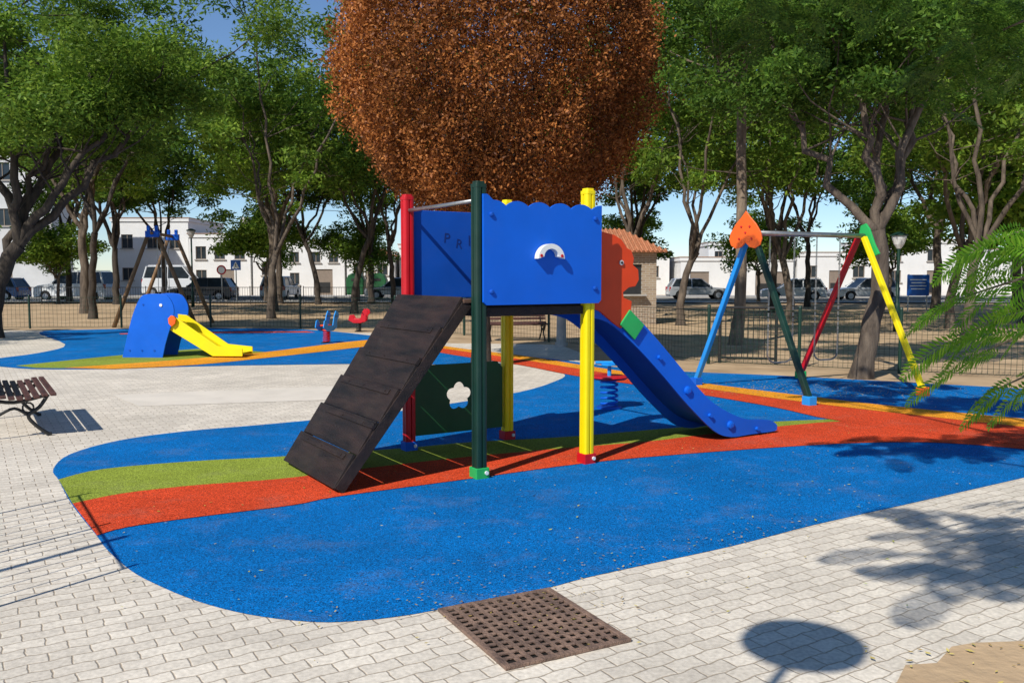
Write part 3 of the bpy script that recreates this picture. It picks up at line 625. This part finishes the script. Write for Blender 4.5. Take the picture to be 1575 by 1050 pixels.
sh=np.where(g_.uniform(0,1,n)<.66,1-np.abs(g_.normal(0,.09,n)),g_.uniform(0,1,n)**.5)+np.where(g_.uniform(0,1,n)<.04,np.abs(g_.normal(0,.05,n)),0)
rr=prof*lump*sh
P=np.stack([.3+rr*np.cos(ph),rr*np.sin(ph),z+.10*np.sin(ph*7)+.07*np.sin(ph*13)],1)+g_.normal(0,.06,(n,3))
leafmesh('crown',P,.060,L_BR,BT,5,aspect=.5)
# overhead feathery tree beside the camera
OT=thing('feathery_leaf_tree','tree with bright feathery drooping leaves beside the pavement','tree',(3.7,1.4,0))
mb=MB();mb.tube([(0,0,0),(0.05,0,1.2),(0,.1,2.6)],[.22,.17,.14],12,cap=False)
tg=[(-3.6,-.4,4.0),(-2.7,2.7,4.3),(-1.0,5.6,3.9),(.3,5.9,3.6),(-2.2,6.1,4.2),(-1.9,3.1,4.3),(-1.3,6.6,4.7),(-.5,7.0,4.8)]
for q in tg:
    mb.tube(bez((0,.1,2.5),(q[0]*.4,q[1]*.5,max(q[2],2.2)),q,8,.03,rg),[.06,.05,.045,.038,.03,.024,.018,.012,.008],6,cap=False)
mb.obj('trunk',BARKL,OT,smooth=True)
def frond(V,base,d,Lf,rg,n=16,lf=1.0,dr=.045,roll=None,wid=.32,whole=False):
    d=Vector(d).normalized();p=Vector(base);up=Vector((0,0,1))
    side=d.cross(up).normalized()
    if roll is None: roll=rg.uniform(-.5,.5)
    side=(side*math.cos(roll)+side.cross(d)*math.sin(roll)).normalized()
    for i in range(n):
        d2=(d+Vector((0,0,-dr*i))).normalized();p=p+d2*(Lf/n)
        sd=(side-d2*side.dot(d2)).normalized();nrm=sd.cross(d2).normalized()
        V.append([p-d2*Lf/n*.5+sd*.0015,p-d2*Lf/n*.5-sd*.0015,p+d2*Lf/n*.5-sd*.0015,p+d2*Lf/n*.5+sd*.0015])
        pl_=Lf*wid*math.sin(math.pi*(.12+.85*(i+.5)/n))**.7
        for s_ in(-1,1):
            pd=(sd*s_*.9+d2*.5-up*.12+nrm*rg.uniform(-.12,.12)).normalized()
            if whole:
                # pinna drawn as two narrow folded halves
                wv=pd.cross(nrm).normalized()*Lf/n*.40;dz=nrm*.004
                q1=p+pd*pl_;m1=p+pd*pl_*.45
                V.append([p,m1+wv+dz,q1,m1]);V.append([p,m1,q1,m1-wv+dz])
                continue
            m_=max(4,int(pl_/(.0095*lf)))
            pn=pd.cross(nrm).normalized()
            for j in range(m_):
                c=p+pd*(pl_*(j+.6)/m_);lw=.0085*lf;ll=.0155*lf*(1-.35*j/m_)
                for q in(-1,1):
                    a=(pn*q+pd*.45).normalized()
                    b=a.cross(nrm).normalized()*lw*.5
                    V.append([c,c+a*ll*.5+b,c+a*ll,c+a*ll*.5-b])
V=[];rg=random.Random(8)
cs=[(-3.75,-.5,4.0),(-3.4,-.2,4.1),(-3.0,.0,4.0),(-3.5,.2,4.2),(-3.2,-.5,4.1),(-2.8,2.6,4.3),(-2.3,2.75,4.4),(-1.8,3.0,4.4),(-1.2,3.2,4.4),(-2.5,2.9,4.35),(-2.0,2.6,4.4),(-1.5,2.8,4.5),
    (-2.2,6.1,4.3),(-1.6,5.9,4.2),(-1.0,5.6,4.0),(-.5,6.1,4.0),(.1,5.9,3.8),(.5,6.3,3.6),(.1,6.5,3.4),(-1.2,6.8,4.3),(.7,5.4,3.7),(-.2,5.4,4.1),(-1.4,6.4,3.9),
    (-.95,4.1,4.5),(-.6,3.6,4.6),(-1.45,4.9,4.6),(-.65,5.4,4.7),(-1.25,6.4,4.7),(-2.0,7.2,4.9),(-.45,6.9,4.8),(-1.6,6.9,4.9),(.1,4.6,4.6),(-1.0,7.3,4.9)]
for c in cs:
    for k in range(18):
        a=rg.uniform(0,6.28);b=Vector(c)+Vector((rg.gauss(0,.16),rg.gauss(0,.16),rg.gauss(0,.12)))
        frond(V,b,(math.cos(a),math.sin(a),rg.uniform(-.4,.2)),rg.uniform(.3,.45),rg,10,2.4,.09)
VV=np.array([[tuple(q) for q in f] for f in V]).reshape(-1,3);quads('crown',VV,L_B,OT)
V=[];rg=random.Random(31)
fr=[]
boughs=[((-.9,2.6,1.84),(-1.45,2.75,1.64)),((-.9,2.6,1.72),(-1.62,2.85,1.46)),((-.9,2.5,1.60),(-1.62,2.7,1.32)),((-.95,2.8,1.44),(-1.5,2.85,1.18)),((-.9,2.9,1.9),(-1.3,3.1,1.76)),((-.9,2.6,1.3),(-1.4,2.75,1.06))]
for b0,b1 in boughs:
    b0=Vector(b0);b1=Vector(b1)
    for k in range(11):
        t=k/10;p=b0.lerp(b1,t)+Vector((0,rg.gauss(0,.05),rg.gauss(0,.03)))
        up_=rg.choice([-1,1])
        d=(-1,rg.uniform(-.5,.35),-.2+up_*rg.uniform(.1,.6))
        if k>8: d=(-1,rg.uniform(-.3,.2),-.35)
        fr.append((p,d,rg.uniform(.22,.34),rg.uniform(.65,1.25)))
for b,d,l,ro in fr: frond(V,b,d,l,rg,17,1.25,.05,roll=-ro,wid=.27,whole=True)
VV=np.array([[tuple(q) for q in f] for f in V]).reshape(-1,3);quads('frond_foliage',VV,L_F,OT)
for b0,b1 in boughs:
    mb=MB();mb.tube(bez((-.2,1.2,2.3),(-.7,2.2,2.3),b0,6,.01,rg)+bez(b0,Vector(b0).lerp(Vector(b1),.5)+Vector((0,0,.03)),b1,4)[1:],[.018,.017,.016,.015,.014,.012,.011,.009,.007,.005,.003],6,cap=False);mb.obj('twig',BARKL,OT)
# ------------------------------------------------------------------ buildings
def building(name,label,x,y,w,d,h,wins,doors=(),mat=WALLW,parapet=.3,rz=0):
    B=thing(name,label,'building',(x,y,0),rz)
    op=[(cx-ww/2,cz-hh/2,cx+ww/2,cz+hh/2) for cx,cz,ww,hh in wins]+[(cx-ww/2,.02,cx+ww/2,hh) for cx,ww,hh in doors]
    mb=MB();mb.prism([(0,0),(w,0),(w,h),(0,h)],-.25,0,M=XZ,holes=[[(a,b),(c,b),(c,e_),(a,e_)] for a,b,c,e_ in op])
    mb.box((w/2,d/2+.15,h/2),(w-.01,d-.3,h-.02));mb.obj('wall',mat,B)
    mb=MB();mb.box((w/2,d/2,h+parapet/2),(w+.2,d+.2,parapet));mb.obj('parapet',mat,B)
    mb=MB();mb.box((w/2,d/2,h+parapet+.03),(w+.3,d+.3,.06));mb.obj('coping',pmat('coping_stone',(.45,.3,.22),.8),B)
    for cx,cz,ww,hh in wins:
        mb=MB();mb.box((cx,.13,cz),(ww,.03,hh),0);t=.06
        for dx in(-ww/2+t/2,0,ww/2-t/2): mb.box((cx+dx,.1,cz),(t,.05,hh-.002),1)
        for dz in(-hh/2+t/2,hh/2-t/2): mb.box((cx,.099,cz+dz),(ww-.002,.05,t),1)
        mb.box((cx,-.04,cz-hh/2-.04),(ww+.2,.16,.07),2)
        mb.obj('window',[GLASS,FRAME,KERB],B)
    for cx,ww,hh in doors:
        mb=MB();mb.box((cx,.13,hh/2),(ww-.01,.06,hh-.01),0);mb.box((cx,.09,hh*.3),(ww*.7,.03,hh*.4),1);mb.obj('door',[FRAME,DARK],B)
    return B
b=building('apartment_building','tall white apartment building with small windows',-56,66,21.6,3,12,[(3,2.2,1.2,1.3),(8,2.2,1.2,1.3),(13,2.2,1.2,1.3),(18,6,1.2,1.3),(3,6,1.2,1.3),(8,6,1.2,1.3),(13,6,1.2,1.3),(18,9.4,1.2,1.3)],[(18,1,2.2)],mat=WALLS)
mb=MB();mb.box((20.3,-.2,3.6),(1.0,.35,.7));mb.tube([(20.3,-.38,3.6),(20.3,-.4,3.6)],.26,14,1);mb.obj('air_conditioner',[WHT,DARK],b)
building('white_house','two storey white house with flat roof and windows',-34.5,76,6.6,9,6.3,[(1.3,4.6,1,1.2),(3.5,4.6,1,1.2),(5.4,4.6,.9,1.2),(1.3,1.8,1,1.1),(5.4,1.8,1,1.1)],[(3.5,1,2.1)])
b=building('white_house','white house with rooftop water tank and grey windows',-27.5,75,5.2,9,4.9,[(1,3.6,.9,1.1),(2.6,3.6,.9,1.1),(4.3,3.6,.9,1.1),(1,1.6,.9,1.1)],[(3.2,1.2,2.2)])
mb=MB();mb.tube([(4,3,5.2),(4,3,6.6),(4,3,6.8)],[.5,.5,.3],12);mb.obj('water_tank',KERB,b)
building('low_house','low white house with garage door',-22.1,75,2.6,9,3.6,[(1.2,2.2,.9,1)],[])
building('low_house','white row house with small dark windows',-19.3,74,5.2,9,4.3,[(1,3.2,.8,.9),(2.8,3.2,.8,.9),(4.3,3.2,.8,.9),(1,1.4,.8,1.0)],[(3.4,1.6,2.2)])
b=building('low_house','cream row house with tiled roof edge',-13.9,74,4.0,9,3.3,[(1,2.2,.9,1),(3,2.2,.9,1)],[(2,.9,2.1)])
mb=MB();mb.prism([(-.2,3.3),(4.2,3.3),(4.2,3.35),(2.1,4.1),(-.2,3.35)],-9,.2,M=XZ);mb.obj('tiled_roof',ROOF,b)
building('low_house','white row house seen between the tree trunks',-9.6,75,7.5,9,4.0,[(1.2,2.8,.9,1),(3.4,2.8,.9,1),(5.8,2.8,.9,1)],[(2.2,1,2.1)])
building('low_house','plain white street house behind trees',-1.8,76,8,9,3.7,[(1.2,2.2,1,1),(4,2.2,1,1),(6.6,2.2,1,1)],[(2.6,1,2.1)])
building('low_house','plain white house with flat roof beside road',6.6,76,7,9,3.4,[(1.2,2.0,1,1),(5.6,2,1,1)],[(3.5,1.4,2.3)])
b=building('workshop_building','long low white workshop with blue doors and lettering',14.2,74,9.5,9,2.9,[(4.6,1.4,.9,.8)],[(1.6,1.6,2.0),(7.6,2.6,2.0)])
text('AUTO',.5,'lettering',pmat('sign_ink_blue',(.05,.1,.3),.5),b,Matrix.Translation((4.6,-.03,2.45))@TXM,.01)
building('white_house','white two storey house with small terrace',19.2,86,5,8,4.6,[(1,3.6,.8,.9),(3.6,3.6,.8,.9)],[])
building('low_house','white low house with brown windows',24.0,74,7,9,3.3,[(1.2,2.0,1,1.0),(5.2,2.0,1,1.0)],[(3.2,1,2.1)])
building('white_house','white house at the end of the street',31.5,75,9,9,4.4,[(1.2,3.4,1,1.0),(4.4,3.4,1,1.0),(7.2,3.4,1,1.0),(1.2,1.6,1,1.0)],[(4.4,1,2.1)])
building('low_house','low white house with dark grey door',41,75,12,9,3.6,[(2,2.0,1,1.1),(9,2,1,1.1)],[(5,1,2.1)])
def brickmat():
    m,nt,out=nodes('hut_brick');N=nt.nodes;b=N.new('ShaderNodeBsdfPrincipled');lk(nt,b.outputs[0],out.inputs[0]);b.inputs['Roughness'].default_value=.9
    tc=N.new('ShaderNodeTexCoord');mp=N.new('ShaderNodeMapping');mp.inputs['Rotation'].default_value=(R(90),0,0);lk(nt,tc.outputs['Object'],mp.inputs[0])
    br=N.new('ShaderNodeTexBrick');lk(nt,mp.outputs[0],br.inputs[0]);br.inputs['Scale'].default_value=1;br.inputs['Brick Width'].default_value=.25;br.inputs['Row Height'].default_value=.075;br.inputs['Mortar Size'].default_value=.009
    br.inputs['Color1'].default_value=(.36,.27,.18,1);br.inputs['Color2'].default_value=(.26,.18,.12,1);br.inputs['Mortar'].default_value=(.42,.38,.32,1);lk(nt,br.outputs['Color'],b.inputs['Base Color']);return m
HB=brickmat()
H=thing('brick_kiosk','small brick kiosk with tiled roof and serving hatch','kiosk',(2.35,29.0,0),R(8))
mb=MB();mb.prism([(0,0),(2.5,0),(2.5,2.4),(0,2.4)],-.15,0,M=XZ,holes=[[(.9,1.0),(2.0,1.0),(2.0,2.0),(.9,2.0)]]);mb.box((1.25,1.2,1.2),(2.49,1.9,2.38));mb.obj('wall',HB,H)
mb=MB();mb.box((1.45,.1,1.5),(1.08,.04,.98));mb.obj('hatch',DARK,H);mb=MB();mb.box((1.45,-.12,.98),(1.3,.3,.05));mb.obj('counter',KERB,H)
mb=MB();mb.add([(-.3,-.3,2.4),(2.8,-.3,2.4),(2.8,2.5,2.4),(-.3,2.5,2.4),(.9,1.1,3.2),(1.6,1.1,3.2)],[(0,1,5,4),(1,2,5),(2,3,4,5),(3,0,4),(3,2,1,0)])
for i in range(20):
    x=-.22+i*.155
    tx=min(max(x,.9),1.6); f=1-abs(x-tx)/1.2
    mb.tube([(x,-.32,2.42),(x,-.3+1.4*max(.08,f)*.98,2.42+.8*max(.08,f)*.98)],.05,6)
mb.obj('tiled_roof',ROOF,H)
# ------------------------------------------------------------------ cars
def car(name,label,loc,rz,paint,Lc=4.3,H=1.45,W=1.75,kind='hatch'):
    C=thing(name,label,'car',loc,rz,None)
    hb=H*.58;g0=.2
    arch=lambda cx:[(cx+.36*math.cos(a),.3+.36*math.sin(a)) for a in np.linspace(math.pi,0,9)]
    fx,bx=Lc*.5-.85,-Lc*.5+.8
    prof=[(-Lc/2,.35),(-Lc/2+.04,g0)]+arch(bx)+arch(fx)+[(Lc/2-.05,g0+.02),(Lc/2,.45),(Lc/2-.04,hb*.78),(Lc/2-.3,hb*.9),(Lc*.5-1.15,hb),(-Lc/2+.15,hb+.04),(-Lc/2+.02,hb*.8)]
    mb=MB();mb.prism(prof,-W/2,W/2,M=XZ);mb.obj('body',paint,C,bevel=.05,seg=3)
    a0,a1=Lc*.5-1.25,-Lc/2+.12;t0,t1=a0-.75,a1+(.35 if kind!='suv' else .25)
    def ring(x0,x1,w,z): return [(x0,-w,z),(x0,w,z),(x1,w,z),(x1,-w,z)]
    mb=MB();mb.add(ring(a0,a1,W/2-.06,hb)+ring(t0,t1,W/2-.22,H-.05),[(0,1,5,4),(1,2,6,5),(2,3,7,6),(3,0,4,7)]);mb.obj('window',GLASS,C)
    mb=MB();mb.add(ring(t0+.03,t1-.03,W/2-.2,H-.06)+ring(t0-.12,t1+.12,W/2-.27,H),[(0,1,5,4),(1,2,6,5),(2,3,7,6),(3,0,4,7),(4,5,6,7)])
    for s_ in(-1,1):
        mb.tube([(a0,s_*(W/2-.06),hb-.01),(t0,s_*(W/2-.21),H-.04)],.035,6);mb.tube([(a1,s_*(W/2-.06),hb-.01),(t1,s_*(W/2-.21),H-.04)],.06,6)
        xm=(a0+a1)/2;mb.tube([(xm,s_*(W/2-.055),hb-.01),(xm,s_*(W/2-.21),H-.04)],.035,6)
    if kind=='suv':
        for s_ in(-1,1): mb.tube([(t0-.1,s_*(W/2-.3),H+.05),(t1+.1,s_*(W/2-.3),H+.05)],.02,6)
    mb.obj('roof',paint,C)
    for x in(fx,bx):
        for s_ in(-1,1):
            wh=bpy.data.objects.new('wheel',None);col.objects.link(wh);wh.parent=C;wh.location=(x,s_*(W/2-.1),.31)
            mb=MB();mb.tube([(0,-.1,0),(0,.1,0)],.31,20);mb.obj('tyre',TYRE,wh,bevel=.02)
            mb=MB();mb.tube([(0,s_*.085,0),(0,s_*.108,0)],.19,10)
            mb.obj('rim',RIM,wh)
    for s_ in(-1,1):
        mb=MB();mb.box((Lc/2-.1,s_*(W/2-.25),hb*.74),(.16,.36,.15));mb.obj('headlight',LAMPW,C,bevel=.03)
        mb=MB();mb.box((-Lc/2+.06,s_*(W/2-.12),hb*.85),(.12,.2,.3));mb.obj('tail_light',LAMPR,C,bevel=.03)
        mb=MB();mb.box((a0-.15,s_*(W/2+.06),hb+.07),(.12,.18,.13));mb.obj('mirror',paint,C,bevel=.03)
    for x,s_ in((Lc/2,1),(-Lc/2,-1)):
        mb=MB();mb.box((x+.005*s_,0,.42),(.02,.5,.11));mb.obj('number_plate',WHT,C)
    return C
car('parked_car','silver white estate car parked beside the railing',(-28.4,57.3,.02),R(174),CARW,4.9,1.9,1.85,'suv')
car('parked_car','dark grey hatchback parked behind tree trunks',(-20.4,58,.02),R(180),CARG,4.2,1.5)
car('parked_car','white hatchback parked on the far kerb',(18.4,57.6,.02),R(170),CARW,4.1,1.45)
car('parked_car','grey hatchback parked by the white workshop',(12.9,61,.02),R(0),CARS,4.2,1.45)
car('parked_car','silver hatchback parked on the street',(23.2,58,.02),R(185),CARS,4.2,1.48)
car('parked_van','tall white van parked near the houses',(-25.8,68,.1),R(5),CARW,5.0,2.3,1.95,'suv')
car('parked_car','blue estate car parked at the roadside',(-34.4,58,.02),R(180),CARB,4.4,1.5)
car('parked_car','white estate car parked between tree trunks',(-16.2,61.5,.02),R(90),CARW,4.4,1.6)
car('parked_car','silver car parked beyond the sandy ground',(-8.0,61,.02),R(180),CARS,4.3,1.5)
for x,m,l in((-11.9,GRNP,'green dome topped recycling container'),(-10.2,GRNP,'green dome topped recycling container'),(-31,YEL,'yellow lidded recycling container beside the wall')):
    C=thing('recycling_container',l,'recycling container',(x,67,.1))
    mb=MB();mb.prism([(-.6,.1),(.6,.1),(.68,1.2),(.5,1.6),(.2,1.75),(-.2,1.75),(-.5,1.6),(-.68,1.2)],-.55,.55,M=XZ);mb.obj('body',m,C,bevel=.06)
    mb=MB();mb.box((0,-.56,1.25),(.5,.04,.18));mb.obj('slot',DARK,C)
SGB=pmat('sign_blue',(.01,.12,.5),.4)
S=thing('crossing_sign','square blue pedestrian crossing sign on grey pole','road sign',(-17.2,54.8,0))
mb=MB();mb.tube([(0,0,0),(0,0,2.5)],.035,8);mb.obj('pole',STEEL,S)
mb=MB();mb.box((0,-.04,2.3),(.62,.03,.62));mb.obj('plate',SGB,S);mb=MB();mb.prism([(-.24,2.08),(.24,2.08),(0,2.52)],.058,.064,M=XZ);mb.obj('symbol',WHT,S)
mb=MB();mb.tube([(0,-.07,2.34),(0,-.075,2.34)],.035,8)
mb.tube([(0,-.07,2.3),(0,-.07,2.22)],.025,5);mb.tube([(0,-.07,2.22),(-.06,-.07,2.12)],.015,5);mb.tube([(0,-.07,2.22),(.06,-.07,2.12)],.015,5);mb.obj('figure',DARK,S)
S=thing('round_sign','round red bordered traffic sign on pole','road sign',(-18.1,54.8,0))
mb=MB();mb.tube([(0,0,0),(0,0,2.2)],.035,8);mb.obj('pole',STEEL,S);mb=MB();mb.tube([(0,-.03,2.0),(0,-.05,2.0)],.3,20);mb.obj('border',REDP,S);mb=MB();mb.tube([(0,-.05,2.0),(0,-.06,2.0)],.21,20);mb.obj('disc',WHT,S)
S=thing('information_board','blue information board on two posts','sign',(18.5,40,0),R(-10))
mb=MB();mb.box((0,0,1.2),(.95,.05,.95));mb.obj('board',SGB,S,bevel=.01)
for x in(-.4,.4):
    mb=MB();mb.tube([(x,.05,0),(x,.05,1.7)],.03,8);mb.obj('post',STEEL,S)
for k in range(4):
    mb=MB();mb.box((0,-.03,1.45-.14*k),(.7-.1*(k%2),.006,.04));mb.obj('lettering',WHT,S)
def lamp(loc,h,label):
    S=thing('street_lamp',label,'street lamp',loc)
    mb=MB();mb.tube([(0,0,0),(0,0,.8),(0,0,.85),(0,0,h)],[.09,.08,.05,.04],10);mb.obj('pole',GRND,S,smooth=True)
    mb=MB();mb.tube([(0,0,h),(0,0,h+.12),(0,0,h+.3),(0,0,h+.36)],[.06,.14,.2,.2],14);mb.obj('lantern',LAMPW,S)
    mb=MB();mb.tube([(0,0,h+.36),(0,0,h+.4),(0,0,h+.48)],[.24,.24,.06],18);mb.obj('lamp_shade',GRND,S)
lamp((-16.74,46.0,0),3.6,'slim street lamp with lantern head beside the railing')
lamp((11.2,25.5,0),2.4,'slim dark street lamp between the park trees')
S=thing('street_lamp','street lamp with flat round head on the pavement','street lamp',(-.88,.45,0))
mb=MB();mb.tube([(0,0,0),(0,0,3.5)],.022,10);mb.obj('pole',GRND,S,smooth=True)
mb=MB();mb.tube([(0,0,3.48),(0,0,3.5),(0,0,3.54),(0,0,3.57)],[.2,.26,.26,.12],32);mb.obj('lamp_head',GRND,S)
S=thing('sign_pole','plain thin steel pole on round base plate','pole',(-3.9,2.98,0))
mb=MB();mb.tube([(0,0,0),(0,0,2.5)],.025,8);mb.obj('pole',STEEL,S);mb=MB();mb.tube([(0,0,0),(0,0,.02)],.07,10);mb.obj('base',STEEL,S)
# ------------------------------------------------------------------ fallen leaves
def litter(name,pts,z,cols,size):
    g2=np.random.default_rng(2);P=np.array([(x,y,z) for x,y in pts]);n=len(P)
    a=g2.uniform(0,6.28,n);L_=size*g2.uniform(.5,1.4,n)
    d=np.stack([np.cos(a),np.sin(a),g2.uniform(-.1,.25,n)],1)*L_[:,None];q=np.stack([-np.sin(a),np.cos(a),g2.uniform(-.1,.25,n)],1)*L_[:,None]*.4
    V=np.stack([P-d,P+q,P+d,P-q],1).reshape(-1,3);V[:,2]=np.maximum(V[:,2],z-.001)
    o=quads(name,V,cols,None);o['kind']='stuff';return o
LIT=leafmat('dry_leaf_litter',(.45,.32,.08),(.6,.5,.16),(.34,.2,.06),.1)
LITG=leafmat('green_leaf_litter',(.25,.36,.05),(.5,.5,.06),(.6,.52,.1),.1)
rg=random.Random(77);pts=[]
for i in range(700): pts.append((rg.gauss(2.2,2.2),rg.gauss(8,2.4)))
for i in range(160):
    a=rg.uniform(0,1);pts.append((-.9+a*3.0+rg.gauss(0,.12),3.98+a*1.75+rg.gauss(0,.1)))
for i in range(120): pts.append((rg.gauss(.1,.3),rg.gauss(4.15,.2)))
for i in range(200): pts.append((rg.uniform(-6,3),rg.uniform(2.5,12)))
litter('fallen_leaves',pts,.0172,LIT,.010)
pts=[(rg.uniform(-2.5,3),rg.uniform(4,8)) for i in range(90)]
litter('fallen_leaves',pts,.0172,LITG,.013)
pts=[(rg.gauss(4.3,1.0),rg.gauss(12.2,.5)) for i in range(1200)]+[(rg.uniform(1.5,3),rg.uniform(2.8,3.7)) for i in range(110)]
litter('fallen_leaves',pts,.018,LIT,.016)
